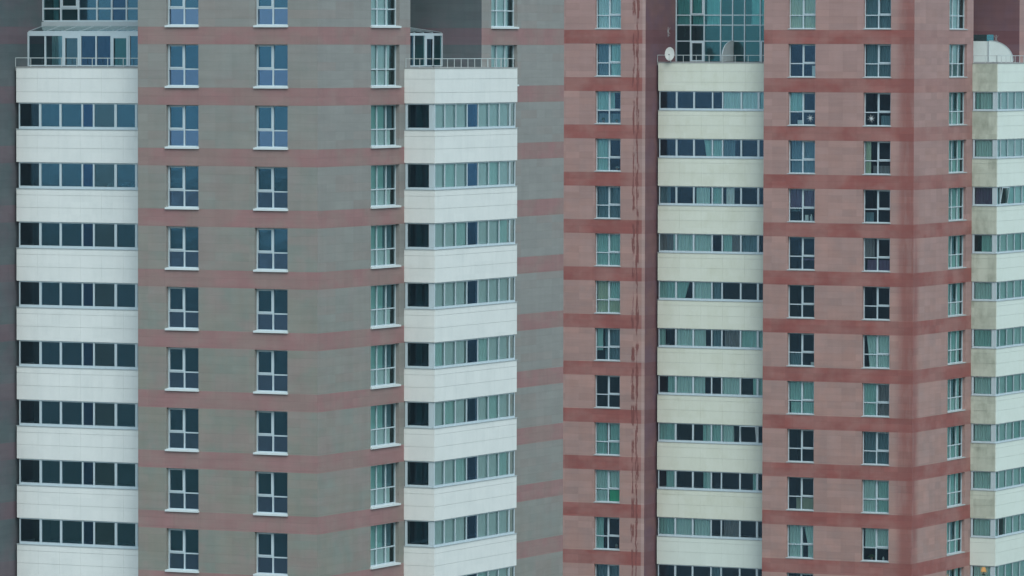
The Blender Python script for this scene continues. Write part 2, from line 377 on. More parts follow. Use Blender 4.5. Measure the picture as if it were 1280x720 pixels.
# ------------------------------------------------------------------ towers
def tower(name, label, origin, T):
    root = tag(empty(name, origin), label, 'apartment tower', 'apartment towers')
    zo = T['zo']; base = 60+zo
    TOP = 70.; wm, dm = T['wall'], T['dark']
    AX, ZX, ZL, AY, WY, WE, NB = -10.08, -18.2, -28.2, 9.98, 18.1, T['wend'], 4.5
    rows = T['rows']; bot = T['bot']
    hw = 60+zo - bot
    def holes(cols, rr): return [(a, b, base-FT*r-bot, base-FT*r) for a, b in cols for r in rr]
    # --- walls
    def hole_wall(fac, plane, u0, u1, cols, rr, m): return facade(fac, plane, u0, u1, 0, TOP, [(a, b, 60+zo-FT*r-bot, 60+zo-FT*r) for a, b in cols for r in rr], m, root)
    hole_wall(FF, 0, AX, 0, T['A'], rows, wm)
    hole_wall(FS, 0, 0, AY, T['AS'], rows, wm)
    hole_wall(FF, 0, ZL, ZX, T['Z'], rows if T['Z'] else [], wm)
    hole_wall(FS, 0, WY, WE, T['W'], T['Wrows'], wm)
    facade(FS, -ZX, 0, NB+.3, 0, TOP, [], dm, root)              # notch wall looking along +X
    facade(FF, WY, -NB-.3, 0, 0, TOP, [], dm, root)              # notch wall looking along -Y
    mb = MB()                                                    # hidden rear and end walls
    mb.quad((AX,NB,0), (AX,0,0), (AX,0,TOP), (AX,NB,TOP)); mb.quad((ZL,WE,0), (ZL,0,0), (ZL,0,TOP), (ZL,WE,TOP))
    mb.quad((0,WE,0), (ZL,WE,0), (ZL,WE,TOP), (0,WE,TOP)); mb.quad((0,AY,0), (-NB,AY,0), (-NB,AY,TOP), (0,AY,TOP))
    mb.build('rear_wall', wm, root)
    mb = MB(); mb.box(ZL+.3, -.3, NB+.3, WE-.3, TOP-.6, TOP-.3); mb.box(ZL+.3, ZX-.3, .3, NB+.3, TOP-.6, TOP-.3); mb.box(AX+.3, -.3, .3, NB+.3, TOP-.6, TOP-.3)
    mb.build('roof', 'roof', root)
    # --- windows
    pF = {}
    def fill(fac, cols, rr, lights, sash, gm, key, wtd):
        for ci, (a, b) in enumerate(cols):
            w = b-a
            pr = None
            for r in rr:
                loc = fac.loc((a+b)/2, 0, base-FT*r-bot)
                if pr is None:
                    wo = make_window(fac, w, bot, lights, .405, gm, root, sash=sash, sill_h=T['sh'], sill_out=T['so'], sm=T['sm']); wo.location = loc; pr = wo
                    base_children = list(wo.children)
                    todo = [(wo, r)]
                else:
                    c = pr.copy(); COL.objects.link(c); c.parent = root; c.location = loc
                    for ch in base_children:
                        q = ch.copy(); COL.objects.link(q); q.parent = c
                    wo = c; todo.append((wo, r))
            for wo, r in todo:
                wo.rotation_euler = (random.gauss(0, .0028) if fac is FF else 0, random.gauss(0, .0028) if fac is FS else 0, random.gauss(0, .001))
                sp = wtd(key, ci, r)
                if sp: add_content(fac, wo, w, bot, sp)
    fill(FF, T['A'], rows, 2, T['sashA'], T['gF'], 'A', T['content'])
    fill(FF, T['Z'], rows, 2, T['sashA'], T['gF'], 'Z', T['content'])
    fill(FS, T['AS'], rows, 3, 0, T['gS'], 'AS', T['content'])
    fill(FS, T['W'], T['Wrows'], 3, 0, T['gS'], 'W', T['content'])
    # --- bays: ribbon glazing between panels, one panel and one ribbon per storey
    B = T['bay']        # glazing top/bottom offsets from base 60, panel heights
    def bay(left):
        fac = FF if left else FS
        if left: u0, u1, face, back = -18.04, AX+.02, 1.6, NB+.5
        else: u0, u1, face, back = T['by0'], T['by1'], -1.72, 4.6
        def ring(mb, z0, z1, inset, mi=0):
            # slab whose outer faces are inset from the panel face
            if left: fac.box(mb, u0+inset, u1, face+inset, back, z0, z1, mi)
            else: fac.box(mb, u0+inset, u1-inset, face+inset, 0-.004, z0, z1, mi)
        def boards(mb, zt, zb, joints, vstep):
            cuts = [zt]+[zt-j for j in joints]+[zb]
            vs = [u0]; k = u0+vstep
            while k < u1-.3: vs.append(k); k += vstep
            vs.append(u1)
            for i in range(len(cuts)-1):
                t, b = cuts[i], cuts[i+1]
                g = T['gap'] if i else 0
                for j in range(len(vs)-1):
                    ga = T['vgap'] if j else 0
                    if left: fac.box(mb, vs[j]+ga, vs[j+1], face, face+.05, b, t-g)
                    else: fac.box(mb, vs[j]+ga if j else vs[j], vs[j+1], face, face+.05, b, t-g)
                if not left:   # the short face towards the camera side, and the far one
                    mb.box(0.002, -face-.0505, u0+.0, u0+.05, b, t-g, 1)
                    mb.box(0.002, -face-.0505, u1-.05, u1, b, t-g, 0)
                else:
                    mb.box(u0, u0+.05, face+.0505, back, b, t-g, 0)
        pm = T['panel'] if left else T['panelR']
        # the top parapet panel, then the repeated one
        def panel(zt, zb, joints, mats):
            mb = MB(); boards(mb, zt, zb, joints, T['vstep']); 
            ring(mb, zb+.01, zt-.012, .03, 2)
            return mb
        top = panel(base+B['ptop'], base+B['pbot0'], (.52, 1.2), None)
        # coping and terrace floor
        if left: top.box(u0-.02, u1, face-.02, back, base+B['ptop']+.002, base+B['ptop']+.05, 3)
        else: top.box(0.003, -face+.02, u0-.02, u1+.02, base+B['ptop']+.002, base+B['ptop']+.05, 3)
        top.build('balcony_panel', [pm, T['short'], 'joint', 'slab'], root)
        H = FT - (B['pbot0']-B['gbot'])       # height of an ordinary panel incl. bottom rail
        zt = B['gbot']-.10
        zb = B['pbot0']-FT
        proto = None
        for i in range(T['nbay']):
            if proto is None:
                mb = panel(base+zt, base+zb, (.30, .93), None)
                # thin sill line
                if left: mb.box(u0-.015, u1, face-.03, face+.08, base+zt+.002, base+zt+.03, 3)
                else:
                    mb.box(-face-.08, -face+.03, u0-.03, u1+.03, base+zt+.002, base+zt+.03, 3); mb.box(.003, -face-.0805, u0-.03, u0+.05, base+zt+.002, base+zt+.03, 3)
                o = mb.build('balcony_panel', [pm, T['short'], 'joint', 'framegrey'], root); proto = o
            else:
                o = proto.copy(); COL.objects.link(o); o.parent = root; o.location = (0, 0, -FT*i)
                if (i in T['clean']):
                    o.data = proto.data.copy(); o.data.materials[0] = M['palepanel']; o.data.materials[1] = M['palepanel']
        # ribbon glazing
        mull = T['mullL'] if left else T['mullR']
        gi = .09       # setback
        gt, gb = base+B['pbot0']-.004, base+zt+.032
        fh = .12 if left else .10
        for i in range(T['nbay']):
            dz = -FT*i
            mb = MB(); e = face+gi
            ml = mull
            fac.box(mb, ml[0][0], ml[-1][1], e-.03, e+.05, gb, gb+fh)
            fac.box(mb, ml[0][0], ml[-1][1], e-.03, e+.05, gt-.06, gt)
            for a, b in ml: fac.box(mb, a, b, e-.034, e+.054, gb+fh+.001 if False else gb+fh, gt-.06)
            if not left:
                y0 = u0+gi
                mb.box(.03, 1.72-gi-.06, y0-.03, y0+.05, gb, gb+fh, 0); mb.box(.03, 1.72-gi-.06, y0-.03, y0+.05, gt-.06, gt, 0)
                mb.box(.03, .16, y0-.034, y0+.054, gb+fh, gt-.06, 0); mb.box(1.72-gi-.27, 1.72-gi-.052, y0-.034, y0+.054, gb+fh, gt-.06, 0)
            else:
                mb.box(u0+gi-.03, u0+gi+.03, e+.06, back, gb, gb+fh, 0); mb.box(u0+gi-.03, u0+gi+.03, e+.06, back, gt-.06, gt, 0)
            w = mb.build('ribbon_window', 'frame', root); w.location = (0, 0, dz)
            tilt = T['tilt'].get((left, i))
            for j in range(len(ml)-1):
                a, b = ml[j][1]-.01, ml[j+1][0]+.01
                gm = T['gL'] if left else T['gR']
                if not left and T['blue4'] and j == 3: gm = 'g_blue'
                if left and T['blue4'] and j == 0: gm = 'g_dim'
                if left and T['blue4'] and j == 3: gm = 'g_navy'
                if left and T['blue4'] and j == 4: gm = 'g_grey'
                g = MB()
                yy = random.gauss(0, .003)
                if tilt == j:
                    g.quad(fac.p(a,e,gb+fh), fac.p(b,e,gb+fh), fac.p(b,e-.16,gt-.07), fac.p(a,e-.16,gt-.07))
                    g.build('pane', gm, w)
                    s = MB()
                    for p_, q_ in (((a,e,gb+fh),(b,e,gb+fh)), ((b,e,gb+fh),(b,e-.16,gt-.07)), ((b,e-.16,gt-.07),(a,e-.16,gt-.07)), ((a,e-.16,gt-.07),(a,e,gb+fh))):
                        fac.bar(s, p_, q_, .05)
                    s.build('sash', 'frame', w)
                else:
                    g.quad(fac.p(a,e+yy,gb+fh-.01), fac.p(b,e-yy,gb+fh-.01), fac.p(b,e-yy,gt-.05), fac.p(a,e+yy,gt-.05)); g.build('pane', gm, w)
                k = T['ribbon'](left, i, j)
                for it in k:
                    c, f0, f1 = it[:3]; sl = it[3] if len(it) > 3 else 0
                    lo = it[4] if len(it) > 4 else 0
                    z_lo = gb+fh*.3+(gt-gb)*lo
                    curtain_mesh(fac, a-.03+(b-a+.06)*f0, a-.03+(b-a+.06)*f1, z_lo, gt-.01, e+.11+.07*(c == 'S'), c, w, folds=.2, amp=.04, slant=sl)
            if not left:
                y0 = u0+gi
                g = MB(); g.quad((.10,y0,gb+fh-.01), (1.72-gi-.2,y0,gb+fh-.01), (1.72-gi-.2,y0,gt-.05), (.10,y0,gt-.05)); g.build('pane', T['gEnd'], w)
                for it in T['endc'](i):
                    c, f0, f1 = it[:3]
                    curtain_mesh(FF, .14+1.3*f0, .14+1.3*f1, gb+.03, gt-.01, y0+.2, c, w, folds=.18, amp=.04)
            else:
                g = MB(); g.quad((u0+gi,e+.05,gb+fh-.01), (u0+gi,back,gb+fh-.01), (u0+gi,back,gt-.05), (u0+gi,e+.05,gt-.05)); g.build('pane', 'g_side', w)
            # interior lining of the enclosed balcony
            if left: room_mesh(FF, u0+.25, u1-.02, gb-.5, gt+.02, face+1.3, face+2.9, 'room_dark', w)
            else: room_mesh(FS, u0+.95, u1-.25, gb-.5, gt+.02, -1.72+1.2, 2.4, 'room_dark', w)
    bay(True); bay(False)
    # --- railings
    zt = base+B['ptop']+.05
    def rail(pts, step, name='railing'):
        mb = MB()
        for a, b in zip(pts, pts[1:]):
            a, b = Vector(a), Vector(b); n = max(1, round((b-a).length/step))
            for z in (.45, ): mb.bar(a+Vector((0,0,z)), b+Vector((0,0,z)), .035)
            for i in range(n+1):
                p = a.lerp(b, i/n); mb.bar(p, p+Vector((0,0,.45)), .028)
        mb.build(name, 'metal', root)
    rail([(-18.15, 1.72, zt), (AX-.03, 1.72, zt)], .85)
    rail([(.03, T['by0']+.1, zt), (1.6, T['by0']+.1, zt), (1.6, T['by1']-.1, zt), (.03, T['by1']-.1, zt)], .8)
    T['extra'](root, base)
    return root

# ---- left tower specifics
def c_left(key, ci, r):
    if key == 'A': return None
    if key == 'W': return [('V', 0, .84, 0, 1)]
    if key == 'AS':
        if r == -1: return [('V', 0, .80, 0, 1)]
        if r == 0: return [('V', 0, .84, .38, 1), ('V', 0, .82, 0, .36)]
        return [('D', 0, .62, .42, 1), ('S', .62, 1, .42, 1), ('V', 0, .88, 0, .40)]
def rib_left(left, i, j):
    if left: return []
    if j == 3: return []
    if j == 7: return []
    if i == 0: return [('V', 0, 1)]
    return [('V', 0, 1)] if (i*5+j*3) % 4 else [('T', 0, 1)]
def ml(cs, w): return [(c-w/2, c+w/2) for c in cs]

def extra_left(root, base):
    # upper glazed wall of the left notch
    y = 4.5; zb, zt_ = base+1.17, 69.4
    mb = MB(); xs = [-18.17, -17.11, -16.08, -15.0, -14.14, -13.28, -12.3, -11.2, -10.12]
    for x in xs: mb.box(x-.045, x+.045, y-.05, y+.05, zb, zt_)
    for z in (base+1.17, base+1.80, base+4.17, base+4.8, base+7.17): mb.box(xs[0]+.045, xs[-1]-.045, y-.047, y+.047, z-.04, z+.04)
    mb.box(xs[1]+.045, xs[2]-.045, y-.07, y-.051, base+1.84, base+1.94); mb.box(xs[1]+.045, xs[1]+.13, y-.07, y-.051, base+1.94, base+4.1); mb.box(xs[2]-.13, xs[2]-.045, y-.07, y-.051, base+1.94, base+4.1)
    w = mb.build('glazed_wall', 'frame', root)
    tints = ['g_teal', 'g_teal', 'g_bay', 'g_bay', 'g_blue', 'g_bay', 'g_bay', 'g_bay']
    for i in range(len(xs)-1):
        g = MB(); g.quad((xs[i],y,zb), (xs[i+1],y,zb), (xs[i+1],y,zt_), (xs[i],y,zt_)); g.build('pane', tints[i], w)
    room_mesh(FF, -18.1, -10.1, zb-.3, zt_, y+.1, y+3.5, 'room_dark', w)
    mb = MB(); mb.box(-18.2, -10.1, y-.12, y+.2, base+.86, base+1.125); mb.build('fascia', 'framegrey', root)
    # conservatory under a lean-to glass roof
    yf = 3.03; z0, z1 = base-1.12, base+.60
    xs = [-18.16, -17.17, -16.13, -15.11, -14.2, -13.32, -12.28, -11.2, -10.12]
    mb = MB()
    for x in xs: mb.box(x-.04, x+.04, yf-.05, yf+.05, z0, z1)
    mb.box(xs[0]+.04, xs[-1]-.04, yf-.06, yf+.06, z1-.19, z1+.001)
    mb.box(xs[0]+.04, xs[-1]-.04, yf-.045, yf+.045, z0, z0+.06)
    for a, b in ((2, 3), (5, 6)):       # door frames
        x0, x1 = xs[a]+.04, xs[b]-.04
        mb.box(x0, x0+.11, yf-.075, yf-.051, z0+.02, z1-.19); mb.box(x1-.11, x1, yf-.075, yf-.051, z0+.02, z1-.19); mb.box(x0+.11, x1-.11, yf-.075, yf-.051, z1-.30, z1-.19)
    for k in range(17):
        x = xs[0]+.02+k*(xs[-1]-xs[0]-.04)/16
        if k % 2 == 0: mb.bar((x, yf, z1+.03), (x+.0, 4.42, base+.90), .05)
    mb.bar((xs[0], yf, z1+.03), (xs[-1], yf, z1+.03), .05)
    c = mb.build('conservatory', 'frame', root)
    tints = ['g_grey', 'g_grey', 'g_grey', 'g_blue', 'g_blue', 'g_teal', 'g_bay', 'g_bay']
    for i in range(len(xs)-1):
        g = MB(); g.quad((xs[i],yf,z0), (xs[i+1],yf,z0), (xs[i+1],yf,z1-.15), (xs[i],yf,z1-.15)); g.build('pane', tints[i], c)
    g = MB(); g.quad((xs[0],yf,z1+.05), (xs[-1],yf,z1+.05), (xs[-1],4.4,base+.92), (xs[0],4.4,base+.92)); g.build('roof_glass', 'g_roof', c)
    room_mesh(FF, -18.1, -10.1, z0, base+.85, 4.45, 6.5, 'room', c)
    curtain_mesh(FF, -16.95, -16.2, z0+.05, z1-.2, 3.3, 'D', c)
    curtain_mesh(FF, -17.7, -17.4, base+1.2, base+4, 4.7, 'S', w)
    # conservatory in the right-hand notch (looks along +X)
    xf = 2.3; ys = [9.99, 11.3, 12.6, 13.85, 14.87, 16.1, 17.06, 18.06]
    mb = MB()
    for yv in ys: FS.box(mb, yv-.04, yv+.04, xf-.05, xf+.05, z0, z1)
    FS.box(mb, ys[0]+.04, ys[-1]-.04, xf-.06, xf+.06, z1-.13, z1+.001); FS.box(mb, ys[0]+.04, ys[-1]-.04, xf-.045, xf+.045, z0, z0+.06)
    x0, x1 = ys[5]+.04, ys[6]-.04
    FS.box(mb, x0, x0+.11, xf-.075, xf-.051, z0+.02, z1-.13); FS.box(mb, x1-.11, x1, xf-.075, xf-.051, z0+.02, z1-.13); FS.box(mb, x0+.11, x1-.11, xf-.075, xf-.051, z1-.30, z1-.13)
    for k in range(9):
        yv = ys[0]+.02+k*(ys[-1]-ys[0]-.04)/8; mb.bar((-xf, yv, z1+.03), (-4.42, yv, base+.92), .05)
    c = mb.build('conservatory', 'frame', root)
    for i in range(len(ys)-1):
        g = MB(); g.quad((-xf,ys[i],z0), (-xf,ys[i+1],z0), (-xf,ys[i+1],z1-.1), (-xf,ys[i],z1-.1)); g.build('pane', ['g_teal','g_bay'][i % 2], c)
    g = MB(); g.quad((-xf,ys[0],z1+.05), (-xf,ys[-1],z1+.05), (-4.4,ys[-1],base+.92), (-4.4,ys[0],base+.92)); g.build('roof_glass', 'g_roof', c)
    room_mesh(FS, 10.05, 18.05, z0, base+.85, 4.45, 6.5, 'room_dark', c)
    mb = MB(); ys2 = [9.99+k*1.16 for k in range(8)]
    for yv in ys2[:-1]: FS.box(mb, yv, yv+.08, 4.45, 4.55, base+1.1, 69.4)
    for z in (1.17, 1.8, 4.17, 4.8, 7.17): FS.box(mb, 9.98, 18.1, 4.47, 4.53, base+z-.04, base+z+.04)
    w = mb.build('glazed_wall', 'frame', root)
    g = MB(); g.quad((-4.5,9.98,base+1), (-4.5,18.1,base+1), (-4.5,18.1,69.4), (-4.5,9.98,69.4)); g.build('pane', 'g_bay', w)
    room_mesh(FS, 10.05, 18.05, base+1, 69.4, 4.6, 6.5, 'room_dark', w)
    # terrace floors
    mb = MB(); mb.box(-18.18, -10.1, 1.75, 4.5, z0-.25, z0-.02); mb.box(-4.5, -.01, 10., 18.08, z0-.25, z0-.02); mb.build('terrace_floor', 'slab', root)
    # enclosure behind the balcony glazing of each notch, so nothing shows through below the terrace
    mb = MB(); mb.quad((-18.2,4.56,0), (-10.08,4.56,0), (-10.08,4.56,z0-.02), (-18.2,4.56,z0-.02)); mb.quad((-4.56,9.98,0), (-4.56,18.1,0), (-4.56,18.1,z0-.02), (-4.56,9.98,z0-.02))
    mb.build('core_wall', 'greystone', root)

TL = dict(zo=.01, sm='sill', bot=2.06, wend=28.02, wall='greystone', dark='greystone_shade', rows=range(-1, 9),
          A=[(-8.47, -6.65), (-3.49, -1.66)], AS=[(5.68, 8.79)], Z=[], W=[(19.24, 22.33)], Wrows=[-1, 0],
          sh=.10, so=.09, sashA=1, gF='g_front', gS='g_side', content=c_left, bay=dict(ptop=-1.20, pbot0=-2.95, gbot=-4.20),
          by0=9.33, by1=18.80, gap=.012, vgap=.004, vstep=1.24, panel='whitepanel', panelR='whitepanel', short='whitepanel', nbay=9, clean=(),
          mullL=[(-17.93,-17.87), (-16.75,-16.62), (-15.56,-15.44), (-14.28,-14.19), (-13.62,-13.53), (-12.38,-12.24), (-11.19,-11.05), (-10.14,-10.07)],
          mullR=[(9.40,9.50), (10.55,10.62), (11.79,11.86), (13.08,13.15), (14.34,14.41), (15.57,15.64), (16.79,16.86), (18.0,18.12), (18.62,18.7)],
          tilt={}, gL='g_bay', gR='g_side', gEnd='g_dim', blue4=True, ribbon=rib_left, endc=lambda i: [], extra=extra_left)

# ---- right tower specifics
CA = {-1: [('C',0,1,0,1)], 0: None, 1: [('D',0,.48,.42,1)], 2: [('S',0,1,0,1)], 3: [('P',0,1,.4,1),('S',0,.35,.3,1)], 4: [('P',.5,.95,.28,.34)], 5: None, 6: [('S',0,.45,0,.38)],
      7: [('D',0,1,.4,1),('D',.05,1,0,.36)], 8: None, 9: [('B',.28,1,0,.36)], 10: [('T',0,.55,0,1),('T',.58,1,.4,1,.35),('T',.75,1,0,.42)], 11: None}
CB = {-1: [('S',0,1,0,1)], 0: [('S',0,1,0,1)], 1: [('S',.55,1,0,.3)], 2: [('C',.02,.22,0,1),('K',.3,1,0,.25)], 3: [('S',.0,.3,0,.3)], 4: [('K',0,.36,.4,1),('P',.1,1,0,.33)], 5: None,
      6: [('T',.08,1,0,1,.12)], 7: [('D',0,.52,0,1),('K',.52,1,0,1)], 8: [('S',0,1,0,1)], 9: [('T',0,.55,0,1),('D',.56,1,0,1)], 10: [('T',.05,1,.36,1)], 11: [('S',0,.5,0,1)]}
CZ = {-1: [('T',0,1,0,1)], 0: [('S',0,.5,0,1),('D',.55,1,0,1)], 1: [('D',0,.7,.4,1),('S',0,1,0,.3)], 2: [('D',0,.42,0,1)], 3: [('S',0,1,0,1)], 4: [('D',0,1,0,1)], 5: [('C',0,.5,0,1),('D',.5,1,.4,1),('C',.5,1,0,.38)],
      6: [('D',0,.25,.3,1),('S',.3,1,0,1)], 7: None, 8: [('D',0,.4,0,1),('D',.55,1,0,1)], 9: [('T',0,1,.38,1),('T',0,.52,0,.38),('G',.53,1,0,.38)], 10: [('D',0,.3,0,1)], 11: [('S',0,1,0,1)]}
def c_right(key, ci, r):
    if key == 'A': return (CA if ci == 0 else CB).get(r)
    if key == 'Z': return CZ.get(r)
    if key == 'AS':
        if r == -1: return [('V',0,.8,0,1)]
        if r == 0: return [('V',0,.8,.4,1),('S',0,1,0,.4)]
        return [('D',0,.34,0,1),('S' if r % 3 else 'D',.34,.66,.4,1),('T' if r % 2 else 'D',.34,.9,0,.4),('D',.7,.92,.4,1)]
RB = [ ['','','','','T','T','D'], ['','','.T5','D','SL','',''], ['SL','','T2','D','TM','',''], ['KR','T','T','','TK','S',''],
       ['D','.T6L','T','S','',''  ,''], ['DL','T','TL','S','K','D','D'], ['.DR','T','TL','','T','.TR2','D'], ['D','','.TR3','D','TL','TILT',''],
       ['.TR','','.TR3','','','.TR2',''], ['D','T','T','','K','',''], ['','','','S','','',''], ]
def rib_right(left, i, j):
    if not left:
        if i == 2 and j == 1: return []
        if i == 9 and j in (1,): return []
        if i in (0, 1): return [('V' if (i+j) % 3 else 'W', 0, 1)]
        return [('T', 0, 1)] if (i*3+j) % 4 else [('D', 0, 1)]
    if j > 6: return []
    k = RB[i][j]
    return {'': [], 'T': [('T',0,1)], 'D': [('D',0,1)], 'S': [('S',0,1)], 'K': [('K',.1,.9)], '.T5': [('D',.5,.95,.3)], 'SL': [('S',0,.6)], 'T2': [('T',.1,.85)],
            'TM': [('W',.18,.62)], 'KR': [('K',0,.8),('T',.8,1)], 'TK': [('D',0,.5),('K',.5,1)], '.T6L': [('D',0,.75,-.4)], 'DL': [('D',0,.35)], 'TL': [('T',0,.62)],
            '.DR': [('D',.5,1)], '.TR2': [('D',.72,1)], '.TR3': [('D',.5,.7),('T',.7,1)], 'TILT': [], '.TR': [('D',.4,1)]}[k]
def end_right(i):
    return {0: [('D',0,.2),('T',.2,1)], 1: [('T',0,1)], 2: [('P',0,1)], 3: [('D',.35,1)], 4: [('T',0,1)], 5: [('D',0,1)]}.get(i, [('T',0,1)])

def extra_right(root, base):
    z0 = base-1.12; y = 4.6; ztop = 69.4
    xs = [-18.15, -17.15, -16.2, -15.06, -14.23, -13.4, -12.32, -11.2, -10.12]
    mb = MB()
    for x in xs: mb.box(x-.035, x+.035, y-.05, y+.05, z0, ztop)
    for z in (base+.17, base+1.19, base+1.82, base+3.17, base+4.19, base+4.82, base+6.17, base+7.19): mb.box(xs[0]+.035, xs[-1]-.035, y-.045, y+.045, z-.03, z+.03)
    for zz0, zz1 in ((z0, base+.14), (base+1.85, base+3.14)):      # opening sash / door leaf
        a, b = xs[1]+.035, xs[2]-.035
        mb.box(a, a+.10, y-.075, y-.051, zz0, zz1); mb.box(b-.10, b, y-.075, y-.051, zz0, zz1); mb.box(a+.1, b-.1, y-.075, y-.051, zz1-.1, zz1); mb.box(a+.1, b-.1, y-.075, y-.051, zz0, zz0+.08)
    a, b = xs[6]+.035, xs[6]+.16
    mb.box(a, b, y-.075, y-.051, z0, base+.14)
    w = mb.build('glazed_wall', 'frame', root)
    for i in range(len(xs)-1):
        for zz0, zz1 in ((z0, base+.17), (base+.17, base+1.19), (base+1.19, ztop)):
            g = MB(); t = random.gauss(0, .002); g.quad((xs[i],y+t,zz0), (xs[i+1],y-t,zz0), (xs[i+1],y-t,zz1), (xs[i],y+t,zz1)); g.build('pane', 'g_teal', w)
    for x0, x1, k in ((-18.1,-17.2,'T'), (-17.1,-16.25,'D'), (-16.1,-15.1,'W'), (-13.0,-12.35,'W'), (-12.3,-11.3,'T')):
        curtain_mesh(FF, x0, x1, base+1.22, base+4.1, y+.2, k, w)
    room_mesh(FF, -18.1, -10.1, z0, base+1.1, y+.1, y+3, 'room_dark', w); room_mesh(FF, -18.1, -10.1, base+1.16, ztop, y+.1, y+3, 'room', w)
    # curved screen standing between the two halves of the terrace
    def quarter(fac, d0, d1, u_far, r, h, th, squeeze=1.0):
        pass
    mb = MB(); x = -14.14; n = 14; prof = [(y-.06, z0)]
    for k in range(n+1):
        t = k/n*math.pi/2; prof.append((y-.06-1.74*math.sin(t)**1.0, z0+1.27*math.cos(t)**.75))
    for xx in (x, x-.06): mb.poly([(xx, a, b) for a, b in (prof if xx == x else prof[::-1])])
    for p, q in zip(prof, prof[1:]+prof[:1]): mb.quad((x,p[0],p[1]), (x-.06,p[0],p[1]), (x-.06,q[0],q[1]), (x,q[0],q[1]))
    s = mb.build('terrace_screen', 'screendim', root)
    mb = MB()
    for p, q in zip(prof[1:], prof[2:]): mb.bar((x-.03,p[0],p[1]+.02), (x-.03,q[0],q[1]+.02), .07)
    for k in range(1, 8):
        yy = y-.06-1.74*k/8; h = 1.27*math.cos(math.asin(k/8))**.75; mb.bar((x+.012, yy, z0), (x+.012, yy, z0+h-.03), .02)
    mb.build('screen_rim', 'framegrey', s)
    mb = MB(); mb.box(-4.35, -.42, 13.4, 14.6, base+.15, base+.62); mb.build('roof_light', 'g_teal', root)
    # the same kind of screen across the right-hand terrace
    yy = 13.2; xr, xl = 1.42, -4.4; R = 1.62; hgt = 1.30
    mb = MB(); prof = [(xl, z0), (xr-.0, z0)]
    for k in range(n+1):
        t = k/n*math.pi/2; prof.append((xr-R+R*math.cos(t), z0+.02+hgt*math.sin(t)))
    prof.append((xl, z0+.02+hgt))
    mb.poly([(a, yy, b) for a, b in prof]); mb.poly([(a, yy+.06, b) for a, b in prof[::-1]])
    for p, q in zip(prof, prof[1:]+prof[:1]): mb.quad((p[0],yy,p[1]), (p[0],yy+.06,p[1]), (q[0],yy+.06,q[1]), (q[0],yy,q[1]))
    s = mb.build('terrace_screen', 'screen', root)
    mb = MB(); mb.box(xr-R-.05, xr-R+.03, yy-.05, yy-.003, z0, z0+hgt+.03)
    for p, q in zip(prof[2:], prof[3:-1]): mb.bar((p[0]+.03,yy+.02,p[1]+.03), (q[0]+.03,yy+.02,q[1]+.03), .05)
    mb.build('screen_post', 'framegrey', s)
    mb = MB(); ys2 = [9.99+k*1.16 for k in range(8)]
    for yv in ys2[:-1]: FS.box(mb, yv, yv+.08, 4.45, 4.55, z0, 69.4)
    for z in (.17, 1.19, 1.82, 3.17, 4.19): FS.box(mb, 9.98, 18.1, 4.47, 4.53, base+z-.04, base+z+.04)
    w = mb.build('glazed_wall', 'frame', root)
    g = MB(); g.quad((-4.5,9.98,z0), (-4.5,18.1,z0), (-4.5,18.1,69.4), (-4.5,9.98,69.4)); g.build('pane', 'g_teal', w)
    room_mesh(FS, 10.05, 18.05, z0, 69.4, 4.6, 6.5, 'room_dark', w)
    mb = MB(); mb.box(-18.18, -10.1, 1.75, 4.55, z0-.25, z0-.02); mb.box(-4.5, -.01, 10., 18.08, z0-.25, z0-.02); mb.build('terrace_floor', 'slab', root)
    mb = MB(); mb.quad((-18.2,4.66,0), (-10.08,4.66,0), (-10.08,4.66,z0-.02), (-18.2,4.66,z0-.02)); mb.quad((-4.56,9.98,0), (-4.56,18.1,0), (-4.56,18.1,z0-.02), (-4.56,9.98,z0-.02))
    mb.build('core_wall', 'redstone_shade', root)

TR = dict(zo=.11, sm='sill_dull', bot=2.05, wend=28.02, wall='redstone', dark='redstone_shade', rows=range(-1, 12),
          A=[(-8.42, -6.60), (-3.37, -1.55)], AS=[(5.88, 8.9)], Z=[(-21.69, -19.92)], W=[], Wrows=[],
          sh=.05, so=.04, sashA=2, gF='g_red', gS='g_side', content=c_right, bay=dict(ptop=-1.22, pbot0=-2.98, gbot=-4.12),
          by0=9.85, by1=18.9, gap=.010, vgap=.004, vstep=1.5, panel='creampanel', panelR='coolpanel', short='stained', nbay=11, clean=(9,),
          mullL=[(-17.99,-17.93), (-16.85,-16.73), (-15.64,-15.53), (-14.35,-14.27), (-13.65,-13.57), (-12.38,-12.28), (-11.22,-11.08), (-10.14,-10.07)],
          mullR=[(9.90,10.0), (10.52,10.58), (11.78,11.84), (13.06,13.12), (14.35,14.41), (15.6,15.66), (16.85,16.91), (18.05,18.15), (18.66,18.74)],
          tilt={(True, 7): 5, (False, 2): 1}, gL='g_red', gR='g_side', gEnd='g_side', blue4=False, ribbon=rib_right, endc=end_right, extra=extra_right)
O1 = Vector((-130.922, 247.354, 0)); O2 = Vector((-132.153, 328.201, 0))
tower('apartment_tower', 'grey apartment tower with faint mauve bands and clean white balcony panels', O1, TL)
tower('apartment_tower', 'rose red banded apartment tower with stained cream balcony panels, behind the grey one', O2, TR)

